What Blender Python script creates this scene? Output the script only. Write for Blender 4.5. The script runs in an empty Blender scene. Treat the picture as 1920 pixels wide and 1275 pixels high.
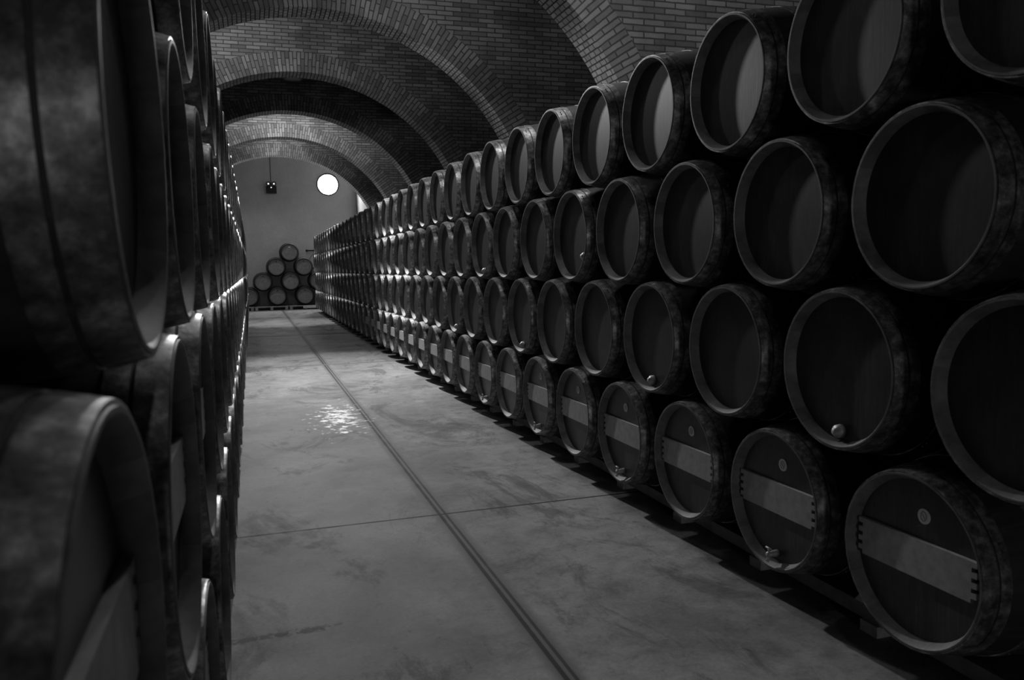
import bpy, math, random
from mathutils import Matrix, Vector
random.seed(7)
PI = math.pi
scn = bpy.context.scene
COL = scn.collection

# ------------------------------------------------------------------ helpers
class MB:
    """collects vertices / faces (with optional uv) and links ONE mesh object"""
    def __init__(s): s.v=[]; s.f=[]; s.uv=[]; s.sm=[]
    def face(s, pts, uvs=None, smooth=False):
        i=len(s.v); s.v+= [tuple(p) for p in pts]; s.f.append(tuple(range(i,i+len(pts))))
        s.uv.append(uvs or [(0,0)]*len(pts)); s.sm.append(smooth)
    def box(s,x0,x1,y0,y1,z0,z1):
        P=[(x0,y0,z0),(x1,y0,z0),(x1,y1,z0),(x0,y1,z0),(x0,y0,z1),(x1,y0,z1),(x1,y1,z1),(x0,y1,z1)]
        i=len(s.v); s.v+=P
        for q in ((0,3,2,1),(4,5,6,7),(0,1,5,4),(1,2,6,5),(2,3,7,6),(3,0,4,7)):
            s.f.append(tuple(i+k for k in q)); s.uv.append([(P[k][0]+P[k][2],P[k][1]) for k in q]); s.sm.append(False)
    def prism(s,poly,h0,h1,axis='x'):
        """poly: list of 2D pts; extruded along axis"""
        def P(a,b,h): return {'x':(h,a,b),'y':(a,h,b),'z':(a,b,h)}[axis]
        n=len(poly); i=len(s.v)
        s.v+=[P(a,b,h0) for a,b in poly]+[P(a,b,h1) for a,b in poly]
        fs=[tuple(i+k for k in range(n))[::-1],tuple(i+n+k for k in range(n))]+[(i+k,i+(k+1)%n,i+n+(k+1)%n,i+n+k) for k in range(n)]
        for f in fs: s.f.append(f); s.uv.append([(0,0)]*len(f)); s.sm.append(False)
    def lathe(s,prof,n=48,axis='x',c=(0,0,0),smooth=True,close=False,capa=False,capb=False,flat=None):
        """prof: list of (h,r); revolve about axis through c"""
        i=len(s.v); m=len(prof)
        def P(h,r,a):
            u,w=r*math.cos(a),r*math.sin(a)
            q={'x':(h,u,w),'y':(u,h,w),'z':(u,w,h)}[axis]
            return (q[0]+c[0],q[1]+c[1],q[2]+c[2])
        for h,r in prof:
            for k in range(n): s.v.append(P(h,r,2*PI*k/n))
        L=m if close else m-1
        for j in range(L):
            j2=(j+1)%m
            for k in range(n):
                k2=(k+1)%n
                s.f.append((i+j*n+k,i+j*n+k2,i+j2*n+k2,i+j2*n+k))
                s.uv.append([(k/n,prof[j][0]),((k+1)/n,prof[j][0]),((k+1)/n,prof[j2][0]),(k/n,prof[j2][0])]); s.sm.append(smooth)
        for flag,j in ((capa,0),(capb,m-1)):
            if flag:
                s.f.append(tuple(i+j*n+k for k in range(n))); s.uv.append([(prof[j][1]*math.cos(2*PI*k/n),prof[j][1]*math.sin(2*PI*k/n)) for k in range(n)]); s.sm.append(False)
    def tube(s,pts,r,n=10):
        pts=[Vector(p) for p in pts]; i=len(s.v)
        for j,p in enumerate(pts):
            d=(pts[min(j+1,len(pts)-1)]-pts[max(j-1,0)]).normalized()
            a=d.orthogonal().normalized() if abs(d.x)<.9 else d.cross(Vector((0,1,0))).normalized()
            if j: a=(pa-d*pa.dot(d)).normalized()
            pa=a; b=d.cross(a)
            for k in range(n):
                t=2*PI*k/n; s.v.append(tuple(p+a*(r*math.cos(t))+b*(r*math.sin(t))))
        for j in range(len(pts)-1):
            for k in range(n):
                s.f.append((i+j*n+k,i+j*n+(k+1)%n,i+(j+1)*n+(k+1)%n,i+(j+1)*n+k)); s.uv.append([(0,0)]*4); s.sm.append(True)
        for j in (0,len(pts)-1):
            s.f.append(tuple(i+j*n+k for k in range(n))); s.uv.append([(0,0)]*n); s.sm.append(False)
    def build(s,name,mat,parent=None,loc=None,auto=None):
        me=bpy.data.meshes.new(name); me.from_pydata(s.v,[],s.f)
        l=me.uv_layers.new(name='UVMap'); k=0
        for uvs in s.uv:
            for q in uvs: l.data[k].uv=q; k+=1
        me.polygons.foreach_set('use_smooth',s.sm)
        me.validate(); me.update()
        import bmesh
        bm=bmesh.new(); bm.from_mesh(me); bmesh.ops.recalc_face_normals(bm,faces=bm.faces); bm.to_mesh(me); bm.free()
        me.materials.append(mat)
        if auto is not None:
            try: me.set_sharp_from_angle(angle=math.radians(auto))
            except Exception: pass
        o=bpy.data.objects.new(name,me); COL.objects.link(o)
        if parent: o.parent=parent
        if loc: o.location=loc
        return o
def empty(name,loc=(0,0,0),rz=0,parent=None):
    o=bpy.data.objects.new(name,None); COL.objects.link(o); o.empty_display_size=.1
    o.location=loc; o.rotation_euler=(0,0,rz)
    if parent: o.parent=parent
    return o
def tag(o,label=None,cat=None,group=None,kind=None):
    if label: o['label']=label
    if cat: o['category']=cat
    if group: o['group']=group
    if kind: o['kind']=kind
    return o

# ------------------------------------------------------------------ materials (the photograph is black and white)
def newmat(name):
    m=bpy.data.materials.new(name); m.use_nodes=True; nt=m.node_tree
    b=nt.nodes['Principled BSDF']
    return m,nt,b,nt.nodes,nt.links
def g(v): return (v,v,v,1)
def ramp(N,stops):
    r=N.new('ShaderNodeValToRGB'); cr=r.color_ramp
    while len(cr.elements)<len(stops): cr.elements.new(.5)
    for e,(p,v) in zip(cr.elements,stops): e.position=p; e.color=g(v)
    return r
def mixc(N,L,a,b,f,mode='MULTIPLY'):
    m=N.new('ShaderNodeMix'); m.data_type='RGBA'; m.blend_type=mode
    if isinstance(f,float): m.inputs[0].default_value=f
    else: L.new(f,m.inputs[0])
    for s,i in ((a,6),(b,7)):
        if isinstance(s,tuple): m.inputs[i].default_value=s
        else: L.new(s,m.inputs[i])
    return m.outputs[2]
def noise(N,L,scale,detail=6,rough=.6,vec=None,dist=0):
    n=N.new('ShaderNodeTexNoise'); n.inputs['Scale'].default_value=scale; n.inputs['Detail'].default_value=detail
    n.inputs['Roughness'].default_value=rough; n.inputs['Distortion'].default_value=dist
    if vec is not None: L.new(vec,n.inputs['Vector'])
    return n.outputs['Fac']
def mapping(N,L,vec,scale=(1,1,1),rot=(0,0,0),loc=(0,0,0)):
    m=N.new('ShaderNodeMapping'); m.inputs['Scale'].default_value=scale; m.inputs['Rotation'].default_value=rot; m.inputs['Location'].default_value=loc
    L.new(vec,m.inputs['Vector']); return m.outputs[0]
def bump(N,L,b,h,strength,dist=.01):
    u=N.new('ShaderNodeBump'); u.inputs['Strength'].default_value=strength; u.inputs['Distance'].default_value=dist
    L.new(h,u.inputs['Height']); L.new(u.outputs[0],b.inputs['Normal']); return u
def math_(N,L,op,a,b=None,c=None):
    m=N.new('ShaderNodeMath'); m.operation=op
    for i,x in enumerate((a,b,c)):
        if x is None: continue
        if isinstance(x,(int,float)): m.inputs[i].default_value=x
        else: L.new(x,m.inputs[i])
    return m.outputs[0]

def objvec(N,L):
    """object coordinates shifted by a random amount per barrel so copies do not repeat their grain"""
    tc=N.new('ShaderNodeTexCoord'); oi=N.new('ShaderNodeObjectInfo')
    v=N.new('ShaderNodeVectorMath'); v.operation='ADD'; L.new(tc.outputs['Object'],v.inputs[0])
    s=N.new('ShaderNodeVectorMath'); s.operation='SCALE'; s.inputs['Scale'].default_value=3.0
    L.new(oi.outputs['Location'],s.inputs[0]); L.new(s.outputs[0],v.inputs[1])
    return v.outputs[0],oi.outputs['Random'],tc

def wood_stave():
    m,nt,b,N,L=newmat('oak_staves')
    vec,rnd,tc=objvec(N,L)
    uv=tc.outputs['UV']
    sx=N.new('ShaderNodeSeparateXYZ'); L.new(uv,sx.inputs[0])
    a=math_(N,L,'MULTIPLY',sx.outputs[0],27.0); fr=math_(N,L,'FRACT',a); fl=math_(N,L,'FLOOR',a)
    wn=N.new('ShaderNodeTexWhiteNoise'); wn.noise_dimensions='2D'
    cb=N.new('ShaderNodeCombineXYZ'); L.new(fl,cb.inputs[0]); L.new(rnd,cb.inputs[1]); L.new(cb.outputs[0],wn.inputs['Vector'])
    d=math_(N,L,'ABSOLUTE',math_(N,L,'SUBTRACT',fr,.5)); seam=math_(N,L,'GREATER_THAN',d,.485)
    gr=noise(N,L,9,8,.65,mapping(N,L,vec,(.6,4,4)))
    base=ramp(N,[(.3,.015),(.55,.032),(.75,.06)]); L.new(gr,base.inputs[0])
    t=ramp(N,[(0,.7),(1,1.15)]); L.new(wn.outputs['Value'],t.inputs[0])
    c=mixc(N,L,base.outputs[0],t.outputs[0],1.0)
    c=mixc(N,L,c,g(.02),seam,'MIX')
    L.new(c,b.inputs['Base Color']); b.inputs['Roughness'].default_value=.62
    bump(N,L,b,math_(N,L,'SUBTRACT',gr,math_(N,L,'MULTIPLY',seam,1.5)),.3,.004)
    return m
def wood_head(dark=False):
    m,nt,b,N,L=newmat('oak_head'+('_stained' if dark else ''))
    vec,rnd,tc=objvec(N,L)
    sx=N.new('ShaderNodeSeparateXYZ'); L.new(tc.outputs['Object'],sx.inputs[0])
    a=math_(N,L,'MULTIPLY',sx.outputs[1],11.0); fl=math_(N,L,'FLOOR',a)
    fr=math_(N,L,'FRACT',a); seam=math_(N,L,'GREATER_THAN',math_(N,L,'ABSOLUTE',math_(N,L,'SUBTRACT',fr,.5)),.488)
    wn=N.new('ShaderNodeTexWhiteNoise'); wn.noise_dimensions='2D'
    cb=N.new('ShaderNodeCombineXYZ'); L.new(fl,cb.inputs[0]); L.new(rnd,cb.inputs[1]); L.new(cb.outputs[0],wn.inputs['Vector'])
    gr=noise(N,L,6,9,.7,mapping(N,L,vec,(1,9,1.3)))
    blot=noise(N,L,5,5,.6,vec)
    base=ramp(N,[(.3,.026),(.55,.05),(.8,.08)]); L.new(gr,base.inputs[0])
    t=ramp(N,[(0,.86),(1,1.08)]); L.new(wn.outputs['Value'],t.inputs[0])
    c=mixc(N,L,base.outputs[0],t.outputs[0],1.0)
    t2=ramp(N,[(.32,.62),(.62,1.1)]); L.new(blot,t2.inputs[0]); c=mixc(N,L,c,t2.outputs[0],1.0)
    t3=ramp(N,[(0,.75),(1,1.2)]); L.new(rnd,t3.inputs[0]); c=mixc(N,L,c,t3.outputs[0],1.0)
    c=mixc(N,L,c,g(.03),seam,'MIX')
    if dark: c=mixc(N,L,c,g(.55),1.0)
    L.new(c,b.inputs['Base Color']); b.inputs['Roughness'].default_value=.4
    bump(N,L,b,math_(N,L,'SUBTRACT',gr,seam),.12,.002)
    return m
def chime_mat():
    m,nt,b,N,L=newmat('oak_end_grain')
    vec,rnd,tc=objvec(N,L)
    gr=noise(N,L,14,6,.7,vec)
    sx=N.new('ShaderNodeSeparateXYZ'); L.new(tc.outputs['UV'],sx.inputs[0])
    fl=math_(N,L,'FLOOR',math_(N,L,'MULTIPLY',sx.outputs[0],27.0))
    wn=N.new('ShaderNodeTexWhiteNoise'); wn.noise_dimensions='2D'
    cb=N.new('ShaderNodeCombineXYZ'); L.new(fl,cb.inputs[0]); L.new(rnd,cb.inputs[1]); L.new(cb.outputs[0],wn.inputs['Vector'])
    base=ramp(N,[(.3,.07),(.7,.17)]); L.new(gr,base.inputs[0])
    t=ramp(N,[(0,.7),(1,1.15)]); L.new(wn.outputs['Value'],t.inputs[0])
    c=mixc(N,L,base.outputs[0],t.outputs[0],1.0)
    L.new(c,b.inputs['Base Color']); b.inputs['Roughness'].default_value=.6
    return m
def galv():
    m,nt,b,N,L=newmat('galvanised_hoop')
    vec,rnd,tc=objvec(N,L)
    n1=noise(N,L,26,6,.7,vec); n2=noise(N,L,6,4,.6,vec)
    base=ramp(N,[(.34,.07),(.5,.2),(.66,.5)]); L.new(n1,base.inputs[0])
    t=ramp(N,[(.3,.6),(.7,1.1)]); L.new(n2,t.inputs[0])
    L.new(mixc(N,L,base.outputs[0],t.outputs[0],1.0),b.inputs['Base Color'])
    b.inputs['Metallic'].default_value=.7; b.inputs['Roughness'].default_value=.42
    bump(N,L,b,n1,.12,.002)
    return m
def plain(name,v,rough=.6,metal=0,var=.25,scale=12):
    m,nt,b,N,L=newmat(name)
    vec,rnd,tc=objvec(N,L)
    n=noise(N,L,scale,6,.65,vec)
    r=ramp(N,[(.3,v*(1-var)),(.7,v*(1+var))]); L.new(n,r.inputs[0]); L.new(r.outputs[0],b.inputs['Base Color'])
    b.inputs['Roughness'].default_value=rough; b.inputs['Metallic'].default_value=metal
    bump(N,L,b,n,.15,.003)
    return m
def brick(name,bw,bh,mort=.009,lo=.17,hi=.34,mv=.09,bs=.6,off=.5,swap=False):
    m,nt,b,N,L=newmat(name)
    tc=N.new('ShaderNodeTexCoord'); uv=tc.outputs['UV']
    if swap: uv=mapping(N,L,uv,(1,1,1),(0,0,PI/2))
    wob=noise(N,L,9,3,.5,uv)
    w=N.new('ShaderNodeVectorMath'); w.operation='SCALE'; w.inputs['Scale'].default_value=.012
    cb=N.new('ShaderNodeCombineXYZ'); L.new(wob,cb.inputs[0]); L.new(wob,cb.inputs[1]); L.new(cb.outputs[0],w.inputs[0])
    ad=N.new('ShaderNodeVectorMath'); L.new(uv,ad.inputs[0]); L.new(w.outputs[0],ad.inputs[1])
    t=N.new('ShaderNodeTexBrick'); L.new(ad.outputs[0],t.inputs['Vector'])
    t.offset=off; t.inputs['Scale'].default_value=1; t.inputs['Brick Width'].default_value=bw; t.inputs['Row Height'].default_value=bh
    t.inputs['Mortar Size'].default_value=mort; t.inputs['Mortar Smooth'].default_value=.25; t.inputs['Bias'].default_value=0
    t.inputs['Color1'].default_value=g(lo); t.inputs['Color2'].default_value=g(hi); t.inputs['Mortar'].default_value=g(mv)
    n2=noise(N,L,1.1,5,.6,tc.outputs['Object']); n3=noise(N,L,60,4,.7,tc.outputs['Object'])
    r=ramp(N,[(.35,.6),(.65,1.1)]); L.new(n2,r.inputs[0])
    c=mixc(N,L,t.outputs['Color'],r.outputs[0],1.0)
    r3=ramp(N,[(.3,.8),(.7,1.12)]); L.new(n3,r3.inputs[0]); c=mixc(N,L,c,r3.outputs[0],1.0)
    L.new(c,b.inputs['Base Color']); b.inputs['Roughness'].default_value=.9
    h=math_(N,L,'SUBTRACT',math_(N,L,'MULTIPLY',n3,.35),t.outputs['Fac'])
    bump(N,L,b,h,bs,.012)
    return m
def plaster():
    m,nt,b,N,L=newmat('plaster')
    tc=N.new('ShaderNodeTexCoord'); n=noise(N,L,.8,6,.6,tc.outputs['Object']); n2=noise(N,L,18,5,.7,tc.outputs['Object'])
    r=ramp(N,[(.3,.6),(.7,.75)]); L.new(n,r.inputs[0]); r2=ramp(N,[(.3,.9),(.7,1.05)]); L.new(n2,r2.inputs[0])
    L.new(mixc(N,L,r.outputs[0],r2.outputs[0],1.0),b.inputs['Base Color']); b.inputs['Roughness'].default_value=.9
    bump(N,L,b,n2,.15,.004); return m
def concrete():
    m,nt,b,N,L=newmat('stained_concrete')
    tc=N.new('ShaderNodeTexCoord'); P=tc.outputs['Object']
    n1=noise(N,L,1.3,8,.62,P,.4); n2=noise(N,L,7,8,.7,P,.3); n3=noise(N,L,55,5,.7,P); n4=noise(N,L,.9,7,.75,mapping(N,L,P,(1.6,.8,1),(0,0,.3),(3.1,7.7,0)),1.2)
    base=ramp(N,[(.3,.17),(.5,.25),(.7,.34)]); L.new(n1,base.inputs[0])
    r2=ramp(N,[(.3,.62),(.5,1.0),(.7,1.22)]); L.new(n2,r2.inputs[0]); c=mixc(N,L,base.outputs[0],r2.outputs[0],1.0)
    r3=ramp(N,[(.3,.84),(.7,1.12)]); L.new(n3,r3.inputs[0]); c=mixc(N,L,c,r3.outputs[0],1.0)
    n5=noise(N,L,16,6,.75,P,.6); r5=ramp(N,[(.28,.45),(.4,1.0),(.6,1.0),(.72,1.2)]); L.new(n5,r5.inputs[0]); c=mixc(N,L,c,r5.outputs[0],1.0)
    r4=ramp(N,[(.53,1.0),(.6,.6),(.7,.5)]); L.new(n4,r4.inputs[0]); c=mixc(N,L,c,r4.outputs[0],1.0)
    # saw-cut and construction joints, plus a broad dark band: dark lines at fixed places of the slab
    sx=N.new('ShaderNodeSeparateXYZ'); L.new(P,sx.inputs[0]); X,Y=sx.outputs[0],sx.outputs[1]
    wob=math_(N,L,'MULTIPLY',math_(N,L,'SUBTRACT',noise(N,L,2.2,5,.6,P),.5),.035)
    def line(v,pos,w,soft):
        d=math_(N,L,'ABSOLUTE',math_(N,L,'SUBTRACT',math_(N,L,'ADD',v,wob) if soft else v,pos))
        mr=N.new('ShaderNodeMapRange'); mr.inputs['From Min'].default_value=w; mr.inputs['From Max'].default_value=w*(2.4 if soft else 1.5)
        mr.inputs['To Min'].default_value=1; mr.inputs['To Max'].default_value=0; L.new(d,mr.inputs['Value']); return mr.outputs[0]
    lines=[(line(X,1.012,.03,True),.15),(line(X,.996,.008,False),.035),(line(X,1.03,.006,False),.05),
           (line(Y,4.58,.008,False),.03),(line(Y,12.58,.012,False),.04),(line(Y,12.58,.03,True),.15),(line(Y,8.72,.006,False),.2),(line(Y,16.6,.006,False),.2),(line(Y,18.6,.09,True),.11),(line(Y,24.6,.01,False),.15)]
    for f,v in lines: c=mixc(N,L,c,g(v),f,'MIX')
    # long scuffed stain across the slab close to the camera
    st=math_(N,L,'MULTIPLY',line(math_(N,L,'ADD',Y,math_(N,L,'MULTIPLY',n2,.12)),3.33,.012,True),math_(N,L,'LESS_THAN',math_(N,L,'ADD',X,math_(N,L,'MULTIPLY',n2,.5)),.5)); st=math_(N,L,'MULTIPLY',st,math_(N,L,'GREATER_THAN',n5,.47)); c=mixc(N,L,c,g(.06),math_(N,L,'MULTIPLY',st,.8),'MIX')
    L.new(c,b.inputs['Base Color'])
    rr=ramp(N,[(.3,.62),(.7,.82)]); L.new(n2,rr.inputs[0])
    # a patch of the slab worn smooth by traffic
    pd=N.new('ShaderNodeVectorMath'); pd.operation='DISTANCE'; L.new(mapping(N,L,P,(1,.32,1)),pd.inputs[0]); pd.inputs[1].default_value=(.78,8.0*.32,0)
    pm=math_(N,L,'GREATER_THAN',math_(N,L,'SUBTRACT',noise(N,L,9,6,.75,P),math_(N,L,'MULTIPLY',pd.outputs['Value'],.45)),.46)
    L.new(mixc(N,L,rr.outputs[0],g(.4),pm,'MIX'),b.inputs['Roughness'])
    h=math_(N,L,'SUBTRACT',math_(N,L,'ADD',math_(N,L,'MULTIPLY',n2,.12),math_(N,L,'MULTIPLY',n3,.5)),math_(N,L,'ADD',lines[1][0],math_(N,L,'ADD',lines[2][0],lines[3][0])))
    sp=math_(N,L,'ADD',math_(N,L,'MULTIPLY',pm,.4),.1); L.new(sp,b.inputs['Specular IOR Level'])
    bump(N,L,b,h,.12,.004)
    return m
def emit(name,s,v=1):
    m,nt,b,N,L=newmat(name); b.inputs['Base Color'].default_value=g(.8); b.inputs['Emission Color'].default_value=g(v); b.inputs['Emission Strength'].default_value=s
    return m
M=dict(stave=wood_stave(),head=wood_head(),chime=chime_mat(),hoop=galv(),batten=plain('pale_batten',.36,.7,0,.2,25),
  tag=plain('paper_tag',.95,.6,0,.12,40),ink=plain('tag_ink',.1,.6),metal=plain('steel_fitting',.4,.5,.4,.15,30),dark=plain('black_plastic',.03,.5,0,.2),
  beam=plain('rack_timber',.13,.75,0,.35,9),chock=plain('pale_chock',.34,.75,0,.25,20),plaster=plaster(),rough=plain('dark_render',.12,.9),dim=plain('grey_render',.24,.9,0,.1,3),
  lit_head=plain('lit_oak_head',.16,.6,0,.3,14),dark_hoop=plain('dark_hoop',.04,.6,.3,.2,12),floor=concrete(),
  coursed=brick('coursed_brick',.26,.068,lo=.18,hi=.4),ring=brick('voussoir_brick',.25,.066,lo=.17,hi=.4,swap=False),
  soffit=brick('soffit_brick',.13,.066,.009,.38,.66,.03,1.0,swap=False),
  pane=emit('bright_window',60),bulb=emit('lamp_glass',2),grey=plain('grey_paint',.3,.5),pallet=plain('pallet_wood',.2,.75,0,.35,7),
  pallet_pale=plain('new_plank',.5,.75,0,.2,7))

# ------------------------------------------------------------------ camera (measured from the rows of barrel heads)
EYE=1.465
cam=bpy.data.cameras.new('camera'); co=bpy.data.objects.new('camera',cam); COL.objects.link(co)
R=Matrix(((0.9515033927,0.0475496772,-0.3039413131),(-0.3069735872,0.0818401965,-0.9481927014),(-0.0202116401,0.9955105275,0.0924677196)))
co.matrix_world=Matrix.Translation((0,0,EYE))@R.to_4x4()
cam.sensor_width=36; cam.lens=1509.6461*36/1920; cam.clip_start=.02
cam.dof.use_dof=True; cam.dof.focus_distance=7.5; cam.dof.aperture_fstop=5.6
scn.camera=co

# ------------------------------------------------------------------ the setting
XL,XR,YN,YF,ZC=-6.5,9.5,-7.5,31.7,6.6
XS,XS2=3.97,-1.95   # the end bay is narrower, closed by short side walls
def boxobj(name,dims,mat,kind='structure',label=None):
    b=MB(); b.box(*dims); o=b.build(name,mat); tag(o,label,kind=kind); return o
boxobj('floor',(XL-.3,XR+.3,YN-.3,YF+.3,-.2,0),M['floor'],label='stained concrete cellar floor with sawn joints')
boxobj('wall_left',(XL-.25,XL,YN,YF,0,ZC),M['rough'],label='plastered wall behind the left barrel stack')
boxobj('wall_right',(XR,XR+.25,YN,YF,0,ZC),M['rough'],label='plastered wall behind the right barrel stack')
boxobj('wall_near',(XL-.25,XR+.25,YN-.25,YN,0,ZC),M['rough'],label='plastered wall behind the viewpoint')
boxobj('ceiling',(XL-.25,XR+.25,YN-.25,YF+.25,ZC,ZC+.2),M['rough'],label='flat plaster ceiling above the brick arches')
boxobj('wall_right_return',(XS,XS+.22,28.3,YF,0,ZC),M['dim'],label='short plastered side wall closing the end bay on the right')
boxobj('wall_left_return',(XS2-.22,XS2,28.3,YF,0,ZC),M['dim'],label='short plastered side wall closing the end bay on the left')
# far wall with a real round opening
WX,WZ,WR=2.925,4.665,.385
b=MB(); S=.7; n=48
def sq(a):
    c,s=math.cos(a),math.sin(a); k=S/max(abs(c),abs(s)); return WX+c*k,WZ+s*k
angs=[2*PI*i/n+PI/4 for i in range(n)]
for i in range(n):
    a,a2=angs[i],angs[(i+1)%n]; p,q=sq(a),sq(a2)
    ci=(WX+WR*math.cos(a),WZ+WR*math.sin(a)); cj=(WX+WR*math.cos(a2),WZ+WR*math.sin(a2))
    b.face([(ci[0],YF,ci[1]),(cj[0],YF,cj[1]),(q[0],YF,q[1]),(p[0],YF,p[1])])
    b.face([(ci[0],YF,ci[1]),(ci[0],YF+.2,ci[1]),(cj[0],YF+.2,cj[1]),(cj[0],YF,cj[1])])
b.box(XL-.25,WX-S,YF,YF+.25,0,ZC); b.box(WX+S,XR+.25,YF,YF+.25,0,ZC); b.box(WX-S,WX+S,YF,YF+.25,0,WZ-S); b.box(WX-S,WX+S,YF,YF+.25,WZ+S,ZC)
tag(b.build('wall_far',M['plaster']),'pale plastered end wall with a round window',kind='structure')
win=empty('window_1',(WX,YF,WZ)); tag(win,'round glowing window high in the far wall','window',kind='structure')
b=MB(); b.lathe([(.1,.001),(.1,WR-.01)],48,'y'); b.build('pane',M['pane'],win)
b=MB(); b.lathe([(-.02,WR-.012),(-.02,WR+.035),(.0,WR+.035),(.15,WR-.003),(.15,WR-.012)],48,'y',close=True); b.build('window_frame',M['dark'],win)

# brick diaphragm arches
AX,AZ,ARX,ARZ=1.015,.564+EYE,3.285,3.173
RT=.37
def arch(y0,k):
    root=empty('brick_arch',(AX,y0,0)); tag(root,'brick arch spanning the cellar, %s from the viewpoint'%k,'arch',kind='structure')
    T=.504
    hw=ARX+RT
    t0=0.0; N_=80
    ts=[t0+(PI-2*t0)*i/N_ for i in range(N_+1)]
    arc=[0]
    for i in range(N_):
        arc.append(arc[-1]+math.hypot(ARX*(math.cos(ts[i+1])-math.cos(ts[i])),ARZ*(math.sin(ts[i+1])-math.sin(ts[i]))))
    def pin(t,e): return (ARX+e)*math.cos(t),AZ+(ARZ+e)*math.sin(t)
    sof=MB(); ring=MB(); sp=MB()
    for i in range(N_):
        (xa,za),(xb,zb)=pin(ts[i],0),pin(ts[i+1],0)
        sof.face([(xa,0,za),(xb,0,zb),(xb,T,zb),(xa,T,za)],[(0,arc[i]),(0,arc[i+1]),(T,arc[i+1]),(T,arc[i])])
        (xo,zo),(xp,zp)=pin(ts[i],RT),pin(ts[i+1],RT)
        cl=lambda x:max(-hw,min(hw,x))
        for yy in (0,T):
            ring.face([(xa,yy,za),(cl(xo),yy,zo),(cl(xp),yy,zp),(xb,yy,zb)],[(0,arc[i]),(RT,arc[i]),(RT,arc[i+1]),(0,arc[i+1])])
    # piers below the springing
    for sg in (-1,1):
        xi=sg*ARX; xo=(XR-AX) if sg>0 else (XL-AX)
        for yy in (0,T): sp.face([(xi,yy,0),(xo,yy,0),(xo,yy,AZ),(xi,yy,AZ)],[(xi,0),(xo,0),(xo,AZ),(xi,AZ)])
        sp.face([(xi,0,0),(xi,T,0),(xi,T,AZ),(xi,0,AZ)],[(0,0),(T,0),(T,AZ),(0,AZ)])
        xr=sg*hw
        for yy in (0,T): sp.face([(xr,yy,AZ),(xo,yy,AZ),(xo,yy,ZC),(xr,yy,ZC)],[(xr,AZ),(xo,AZ),(xo,ZC),(xr,ZC)])
    # coursed wall above the ring
    m=80; xs=[-hw*math.cos(PI*i/m) for i in range(m+1)]
    for i in range(m):
        xa,xb=xs[i],xs[i+1]
        zo=lambda x: AZ+(ARZ+RT)*math.sqrt(max(0,1-(x/(ARX+RT))**2))
        for yy in (0,T):
            sp.face([(xa,yy,zo(xa)),(xb,yy,zo(xb)),(xb,yy,ZC),(xa,yy,ZC)],[(xa,zo(xa)),(xb,zo(xb)),(xb,ZC),(xa,ZC)])
    sof.build('soffit',M['soffit'],root); ring.build('voussoir_ring',M['ring'],root); sp.build('spandrel',M['coursed'],root)
for y0,k in zip((4.34,8.276,12.209,16.151,20.056,23.989,27.775),('first','second','third','fourth','fifth','sixth','seventh')):
    arch(y0,k)

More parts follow.
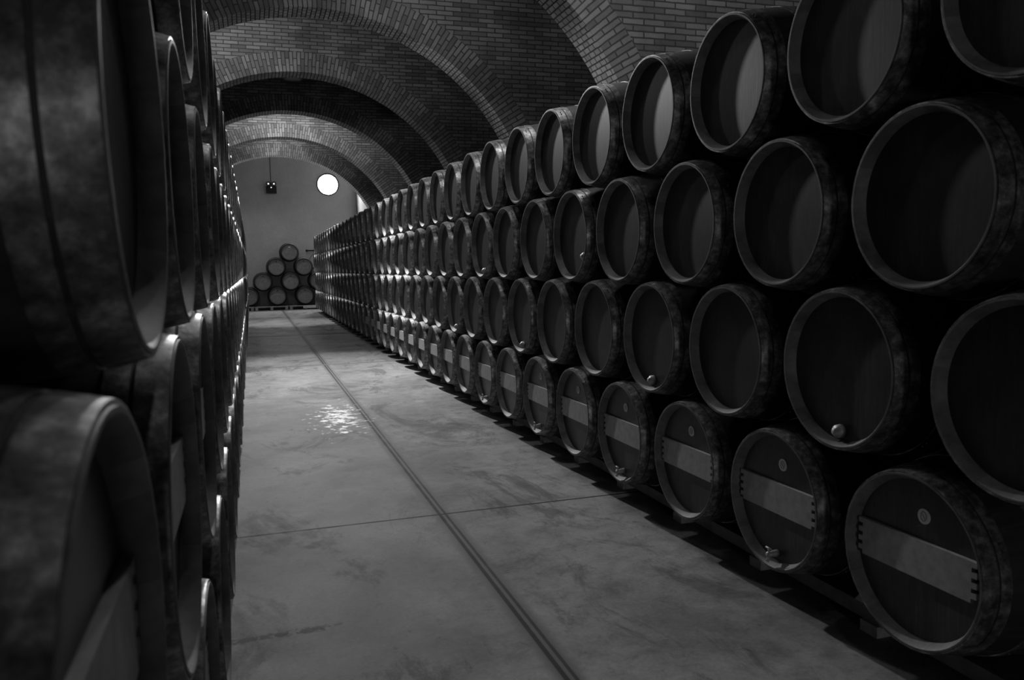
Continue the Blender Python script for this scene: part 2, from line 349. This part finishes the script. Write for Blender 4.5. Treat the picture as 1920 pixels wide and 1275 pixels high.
# ------------------------------------------------------------------ one barrel of each kind
RB,RH,LEN,REC=.352,.295,.95,.041
def rad(x):
    u=(x-LEN/2)/(LEN/2); return RB-(RB-RH)*(abs(u)**1.9)
def barrel_parts(root,near=True,batten=False,ntch=True):
    n=72 if near else 40

    # body of staves, open at the front chime
    pr=[(REC+.004,RH-.024),(.010,RH-.022),(.0,RH-.014),(.0,RH-.002)]
    b=MB()
    xs=[.012+(LEN-.024)*i/24 for i in range(25)] if near else [.012+(LEN-.024)*i/12 for i in range(13)]
    prof=[(.008,RH-.001)]+[(x,rad(x)) for x in xs]+[(LEN-.004,RH-.004),(LEN,RH-.02),(LEN-.03,RH-.026)]
    b.lathe(prof,n,'x',c=(0,0,RB)); b.build('staves',M['stave'],root,auto=40)
    b=MB(); b.lathe([(REC+.003,RH-.027),(.004,RH-.012),(.0,RH-.0085),(.0,RH-.003),(.008,RH-.001)],n,'x',c=(0,0,RB)); b.build('chime',M['chime'],root,auto=25)
    b=MB(); b.lathe([(REC,.0005),(REC,RH-.02)],n,'x',c=(0,0,RB)); b.build('head',M['head'],root)
    b=MB(); b.lathe([(LEN-REC,.0005),(LEN-REC,RH-.02)],n,'x',c=(0,0,RB)); b.build('head',M['head'],root)
    for a,w in ((.003,.048),(.058,.036),(.20,.036),(.33,.036)):
        for s in ((1,-1) if near else (1,)):
            x0,x1=(a,a+w) if s>0 else (LEN-a-w,LEN-a)
            t=.0035
            b=MB(); b.lathe([(x0,rad(x0)-.002),(x0,rad(x0)+t),((x0+x1)/2,rad((x0+x1)/2)+t+.0004),(x1,rad(x1)+t),(x1,rad(x1)-.002)],n,'x',c=(0,0,RB))
            if near and a<.3:   # overlapped, riveted joint of the hoop
                ang=2.2+a*9; xc=(x0+x1)/2
                for q in (-.012,.012):
                    cy,cz=(rad(xc)+t)*math.cos(ang+q*3),(rad(xc)+t)*math.sin(ang+q*3)
                    b.lathe([(xc-.004,.0005),(xc-.003,.005),(xc+.003,.005),(xc+.004,.0005)],8,'x',c=(0,cy,cz+RB))
            b.build('hoop',M['hoop'],root,auto=40)
    # bung stave stopper on top of the bilge
    if near:
        b=MB(); b.lathe([(RB*2-.004,.024),(RB*2+.006,.022),(RB*2+.007,.0005)],16,'z',c=(LEN/2,0,0)); b.build('bung',M['chock'],root)
    if batten:
        # crossboard fitted inside the chime, its ends notched
        zc,hh=.008,.066; th=(REC-.016,REC+.002)
        def half(z): return math.sqrt((RH-.03)**2-z*z)
        poly=[]
        k=4; st=2*hh/k; z=zc+hh
        e0=half(max(abs(zc+hh),abs(zc-hh)))-.002
        for i in range(k):
            poly+=[(e0,z),(e0,z-st*.55),(e0-.02,z-st*.55),(e0-.02,z-st)] ; z-=st
        poly=[(y,z+RB) for y,z in poly]; poly+=[(-y,z) for y,z in reversed(poly)]
        b=MB(); b.prism(poly,th[0],th[1],'x'); b.build('crossboard',M['batten'],root)
def add_tag(root):
    b=MB(); b.lathe([(REC-.003,.026),(REC,.026)],24,'x',c=(0,-.03,RB+.155),smooth=False,capa=True); t=b.build('tag',M['tag'],root); t['label']='small round white tag'
    b=MB(); b.tube([(REC-.0035,-.03+.012*math.cos(a),RB+.155+.016*math.sin(a)) for a in [2*PI*i/14 for i in range(15)]],.0009,6)
    b.tube([(REC-.0035,-.036,RB+.147),(REC-.0035,-.024,RB+.163)],.0009,6); b.build('tag_mark',M['ink'],t)
def add_tap(root):
    z=RB-.235
    b=MB(); b.lathe([(.04,.016),(.02,.014),(.006,.011),(-.012,.011),(-.012,.0005)],16,'x',c=(0,0,z)); t=b.build('tap',M['metal'],root)
    b=MB(); b.tube([(-.004,0,z),(-.006,0,z-.02),(-.012,0,z-.03)],.007,10); b.build('spout',M['metal'],t)
    b=MB(); b.tube([(-.004,0,z+.004),(-.005,0,z+.026)],.004,8); b.tube([(-.005,-.018,z+.027),(-.005,.018,z+.027)],.004,8); b.build('handle',M['metal'],t)
def add_plug(root,y=0,z=-.235):
    b=MB(); b.lathe([(.04,.027),(.018,.024),(.016,.015),(.006,.013),(.006,.0005)],20,'x',c=(0,y,RB+z)); p=b.build('plug',M['metal'],root)
def fresh(near,batten):
    r=empty('wine_barrel'); barrel_parts(r,near,batten); return r
def clone(root):
    """copy of a barrel with copies of its parts and their sub-parts (mesh data shared)"""
    r=root.copy(); COL.objects.link(r)
    for ch in PARTS[root.name]:
        c=ch.copy(); COL.objects.link(c); c.parent=r
    return r
protos={}; PARTS={}
used=set()
def get(near,batten):
    k=(near,batten)
    if k not in protos:
        r=fresh(near,batten); protos[k]=r; PARTS[r.name]=[o for o in COL.objects if o.parent==r]
        return r
    return clone(protos[k])
ORD=['first','second','third','fourth','fifth','sixth','seventh','eighth','ninth','tenth','eleventh','twelfth','thirteenth','fourteenth','fifteenth','sixteenth','seventeenth','eighteenth','nineteenth']
def ordn(i):
    if i<=19: return ORD[i-1]
    t={2:'twent',3:'thirt'}[i//10]; return t+'ieth' if i%10==0 else t+'y-'+ORD[i%10-1]
ZA=-1.0115+EYE; VS=.6; PP=.7457; HX=2.0444; HXL=-.1279
ROWN=['bottom row','second row up','third row up','top row']
lastone=35
def stack(side,x,starts,counts):
    for row in range(4):
        for i in range(counts[row]):
            y=starts[row]+i*PP; z=ZA+row*VS-RB
            near=y<(12 if side=='right' else 6)
            bat=(row==0) if side=='right' else (row==0 or (row==1))
            bat=bat and y<16
            r=get(near,bat)
            jit=random.uniform(-.004,.004)
            r.location=(x+(jit if side=='right' else -jit),y,z)
            r.rotation_euler=(0,0,0 if side=='right' else PI)
            extra=[]
            if side=='right':
                if row==0 and i<6: add_tag(r); extra.append('tagged')
                if row==0 and i in (1,3,5,7): add_tap(r); extra.append('tapped')
                if row==1 and i in (1,3,6,9): add_plug(r); extra.append('plugged')
                if row==2 and i in (4,7): add_plug(r,-.19 if i==4 else -.04,-.14 if i==4 else -.235); extra.append('plugged')
            look={'tagged':'with white tag','tapped':'with tap','plugged':'with plug'}
            d='barrel'
            if 'tagged' in extra and 'tapped' in extra: d='barrel with tag and tap'
            elif extra: d='barrel '+look[extra[0]]
            elif bat: d='barrel with crossboard'
            tag(r,'%s, %s from near end, %s of %s-hand stack'%(d,ordn(i+1),ROWN[row],side),'barrel',
                'barrels in the %s of the %s-hand stack'%(ROWN[row],side))
Y0=2.0928
# counts: rows A and C have 36, rows B and D are shifted by half a pitch
stack('right',HX,[Y0,Y0-PP/2,Y0,Y0-PP/2],[36,36,36,36])
LB0=.775; LC0=LB0+PP/2
stack('left',HXL,[LC0,LB0,LC0,LB0+PP],[36,37,36,36])

# ------------------------------------------------------------------ racks under the two stacks
def rack(side,x0,sgn,y0,y1,ph):
    for dx,w in ((.20,'front'),(.74,'rear')):
        r=empty('rack_rail',(x0+sgn*(dx+.045),y0,0)); tag(r,'%s timber rail on low feet under the %s-hand barrel stack'%(w,side),'rail')
        top=ZA-max(rad(dx),rad(dx+.09))-.007
        b=MB(); b.box(-.045,.045,0,y1-y0,.045,top); b.build('beam',M['beam'],r)
        for i in range(40):
            yc=ph+i*PP+PP/2-y0
            if yc>y1-y0-.05: break
            b=MB(); b.box(-.06,.06,yc-.045,yc+.045,0,.045); b.build('foot',M['chock'],r)
    # wedge-shaped chocks between neighbouring barrels, standing on the front rail
    top=ZA-max(rad(.2),rad(.29))-.007
    b=MB(); b.prism([(-.095,0),(.095,0),(.03,.075),(-.03,.075)],-.045,.045,'x'); p=b.build('wedge_chock',M['chock'])
    for i in range(40):
        yc=ph+i*PP+PP/2
        if yc>y1-.05: break
        o=p if i==0 else p.copy()
        if i: COL.objects.link(o)
        o.location=(x0+sgn*.245,yc,top)
        tag(o,'pale wooden chock on the front rail between bottom barrels of the %s-hand stack'%side,'chock','chocks under the %s-hand stack'%side)
rack('right',HX,1,1.5,28.6,Y0)
rack('left',HXL,-1,.65,28.2,LC0)

# ------------------------------------------------------------------ pyramid of barrels against the far wall
def facing(o): o.rotation_euler=(0,0,PI/2)
PY=30.58
cx0=1.357; pit=.975; z0=.509; vz=.532
pyr=[(0,[-1.5,-.5,.5,1.5],'bottom row'),(1,[-1,0,1],'second row'),(2,[-.5,.5],'third row'),(3,[0],'peak')]
names={4:['leftmost','second from left','third from left','rightmost'],3:['left','middle','right'],2:['left','right'],1:['single']}
for row,offs,rn in pyr:
    for j,o in enumerate(offs):
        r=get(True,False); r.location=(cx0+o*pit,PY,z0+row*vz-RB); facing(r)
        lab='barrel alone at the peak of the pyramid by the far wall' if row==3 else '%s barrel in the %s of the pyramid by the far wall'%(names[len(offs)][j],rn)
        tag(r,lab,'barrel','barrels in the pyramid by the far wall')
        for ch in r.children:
            m={'head':'lit_head','hoop':'dark_hoop','chime':'dark_hoop'}.get(ch.name.split('.')[0])  # heads made paler: light from the front painted into their colour
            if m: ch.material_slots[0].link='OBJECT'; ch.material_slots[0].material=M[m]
        if row in (0,1,2) : 
            b=MB(); b.lathe([(.036,.024),(.03,.022),(.03,.0005)],16,'x',c=(0,0,RB+.2)); b.build('bung_hole',M['dark'],r)
        else:
            b=MB(); b.box(.028,.036,-.035,.035,RB+.16,RB+.2); s=b.build('sticker',M['pallet_pale'],r); s['label']='small white sticker'
def pallet(x,lab,pale):
    r=empty('wooden_pallet',(x,30.33,0)); tag(r,lab,'pallet','pallets under the barrel pyramid')
    for q in (-.52,0,.52):
        b=MB(); b.box(q-.05,q+.05,0,1.2,.02,.125); b.build('bearer',M['pallet'],r)
    for k in range(7):
        b=MB(); b.box(-.585,.585,k*.18,k*.18+.12,.125,.152); o=b.build('deck_board',M['pallet'],r)
    b=MB(); b.box(-.585,.585,0,.1,0,.02); b.build('bottom_board',M['pallet'],r)
    b=MB(); b.box(-.585,.585,1.1,1.2,0,.02); b.build('bottom_board',M['pallet'],r)
    if pale:
        b=MB(); b.box(-.1,.42,-.022,0,.06,.15); o=b.build('face_board',M['pallet_pale'],r); o['label']='pale new board nailed to the front'
for i,(x,l,p) in enumerate(((-.55,'weathered pallet at the left foot of the barrel pyramid',False),(.64,'weathered pallet under the left-centre barrels of the pyramid',False),(1.84,'pallet with a pale board on its front edge, under the pyramid',True),(3.04,'weathered pallet at the right foot of the barrel pyramid',False))):
    pallet(x,l,p)

# ------------------------------------------------------------------ fittings on the far wall
r=empty('emergency_light',(.85,YF,4.56)); tag(r,'black twin-spot emergency light mounted high on the far wall','lamp')
b=MB(); b.box(-.19,.19,-.10,0,-.25,.02); b.build('case',M['dark'],r)
for s in (-1,1):
    b=MB(); b.lathe([(-.20,.06),(-.19,.085),(-.12,.08),(-.07,.04),(-.05,.0005)],24,'y',c=(s*.10,0,.09)); h=b.build('lamp_head',M['dark'],r)
    b=MB(); b.lathe([(-.192,.0005),(-.19,.062)],20,'y',c=(s*.10,0,.09)); b.build('lens',M['metal'],h)
    b=MB(); b.lathe([(-.206,.0005),(-.204,.022)],12,'y',c=(s*.10,0,.09)); b.build('bulb',M['bulb'],h)
b=MB(); b.lathe([(-.108,.0005),(-.105,.018),(-.1,.018)],12,'y',c=(0,0,-.035)); b.build('indicator',M['bulb'],r)
b=MB(); b.tube([(.85,YF-.01,4.58),(.85,YF-.01,ZC)],.009,8); tag(b.build('cable_conduit',M['dark']),'thin vertical conduit above the emergency light','conduit')
r=empty('wall_pipe',(2.35,YF-.06,2.17)); tag(r,'dark horizontal pipe with capped end on the far wall','pipe')
b=MB(); b.tube([(-.32,-.1,0),(1.2,-.1,0)],.025,10); b.build('pipe',M['dark'],r)
b=MB(); b.lathe([(-.36,.03),(-.36,.045),(-.29,.045),(-.29,.03)],14,'x',c=(0,-.1,0),close=True); b.build('cap',M['dark'],r)
b=MB(); b.box(.3,.34,-.12,.06,-.03,.03); b.build('bracket',M['dark'],r)
r=empty('hose_reel',(2.42,YF-.002,1.77)); tag(r,'pale round hose reel on the far wall behind the right stack','reel')
b=MB(); b.lathe([(-.09,.28),(-.09,.31),(-.06,.31),(-.06,.28)],40,'y',close=True); b.build('rim',M['grey'],r)
b=MB(); b.lathe([(-.08,.0005),(-.08,.28)],40,'y'); b.build('drum',M['plaster'],r)
b=MB(); b.box(-.05,.05,-.13,-.002,-.05,.05); b.build('bracket',M['grey'],r)

# ------------------------------------------------------------------ lamps hanging in the bays between the arches
def pendant(x,y,zb,label):
    r=empty('pendant_lamp',(x,y,zb)); tag(r,label,'lamp','pendant lamps between the arches')
    b=MB(); b.lathe([(0,.20),(.03,.215),(.10,.17),(.17,.07),(.22,.05),(.22,.0005)],32,'z'); b.build('lamp_shade',M['grey'],r)
    b=MB(); b.lathe([(.02,.0005),(.02,.19),(.025,.195)],24,'z'); b.build('lens',M['metal'],r)
    b=MB(); b.tube([(0,0,.2),(0,0,ZC-zb)],.012,8); b.build('rod',M['dark'],r)
    return r
def lamp(name,loc,power,target=None,angle=160,blend=.6,radius=.12):
    if target is None:
        l=bpy.data.lights.new(name,'POINT')
    else:
        l=bpy.data.lights.new(name,'SPOT'); l.spot_size=math.radians(angle); l.spot_blend=blend
    l.energy=power; l.shadow_soft_size=radius
    o=bpy.data.objects.new(name,l); COL.objects.link(o); o.location=loc
    if target is not None:
        o.rotation_euler=(Vector(target)-Vector(loc)).to_track_quat('-Z','Y').to_euler()
    return o
pendant(1.05,18.35,5.535,'unlit pendant lamp peeping below the fourth arch')
for (lx,ly,lz,lab) in ((1.0,6.4,5.75,'lit pendant lamp in the first bay, over the aisle'),(1.9,10.4,5.75,'lit pendant lamp in the second bay, over the right stack'),
        (1.0,22.3,5.75,'lit pendant lamp between the fifth and sixth arches'),(1.0,26.6,5.72,'lit pendant lamp between the sixth and seventh arches'),(1.0,29.4,5.66,'added pendant lamp in the end bay, over the extra floor light')):  # the end-bay pendant is an addition, housing the extra floor spot
    pendant(lx,ly,lz,lab)
# key light: flood in the third bay, aimed back along the aisle
lamp('flood_light',(.55,15.4,5.75),2400,(2.0,9.0,1.2),68,1.0,.1)
lamp('flood_light',(.55,15.4,5.75),1500,(1.0,12.0,.0),50,1.0,.1)
lamp('overhead_light',(.7,.3,5.5),12,radius=.1)
lamp('bay_light',(2.1,6.4,5.66),120,radius=.12)
lamp('bay_light',(1.0,6.4,5.66),85,radius=.12)
lamp('bay_light',(2.1,10.4,5.66),30,radius=.12)
lamp('bay_light',(-.4,14.3,5.3),66,radius=.12)
lamp('bay_light',(1.0,22.3,5.66),150,radius=.12)
lamp('bay_light',(1.0,26.6,5.62),46,radius=.12)
lamp('floor_fill',(1.0,29.4,5.55),420,(1.0,28.6,0),74,.9,.12)  # extra spot added to brighten the floor before the far wall
lamp('floor_fill',(1.0,22.3,5.6),800,(1.0,23.2,0),44,.9,.12)
lamp('window_light',(WX-.15,YF-.25,WZ),378,(1.0,18,0),150,.5,.3)
l=bpy.data.lights.new('low_rear_light','AREA'); l.shape='RECTANGLE'; l.size=.7; l.size_y=.8; l.energy=45  # unseen low light behind the camera; no doorway is modelled
o=bpy.data.objects.new('low_rear_light',l); COL.objects.link(o); o.location=(.1,YN+.1,.55); o.rotation_euler=(PI/2,0,0)

w=bpy.data.worlds.new('world'); scn.world=w; w.use_nodes=True
w.node_tree.nodes['Background'].inputs[0].default_value=g(1); w.node_tree.nodes['Background'].inputs[1].default_value=.0

scn.view_settings.view_transform='Standard'; scn.view_settings.look='None'; scn.view_settings.gamma=1
scn.view_settings.use_curve_mapping=False; scn.view_settings.exposure=0
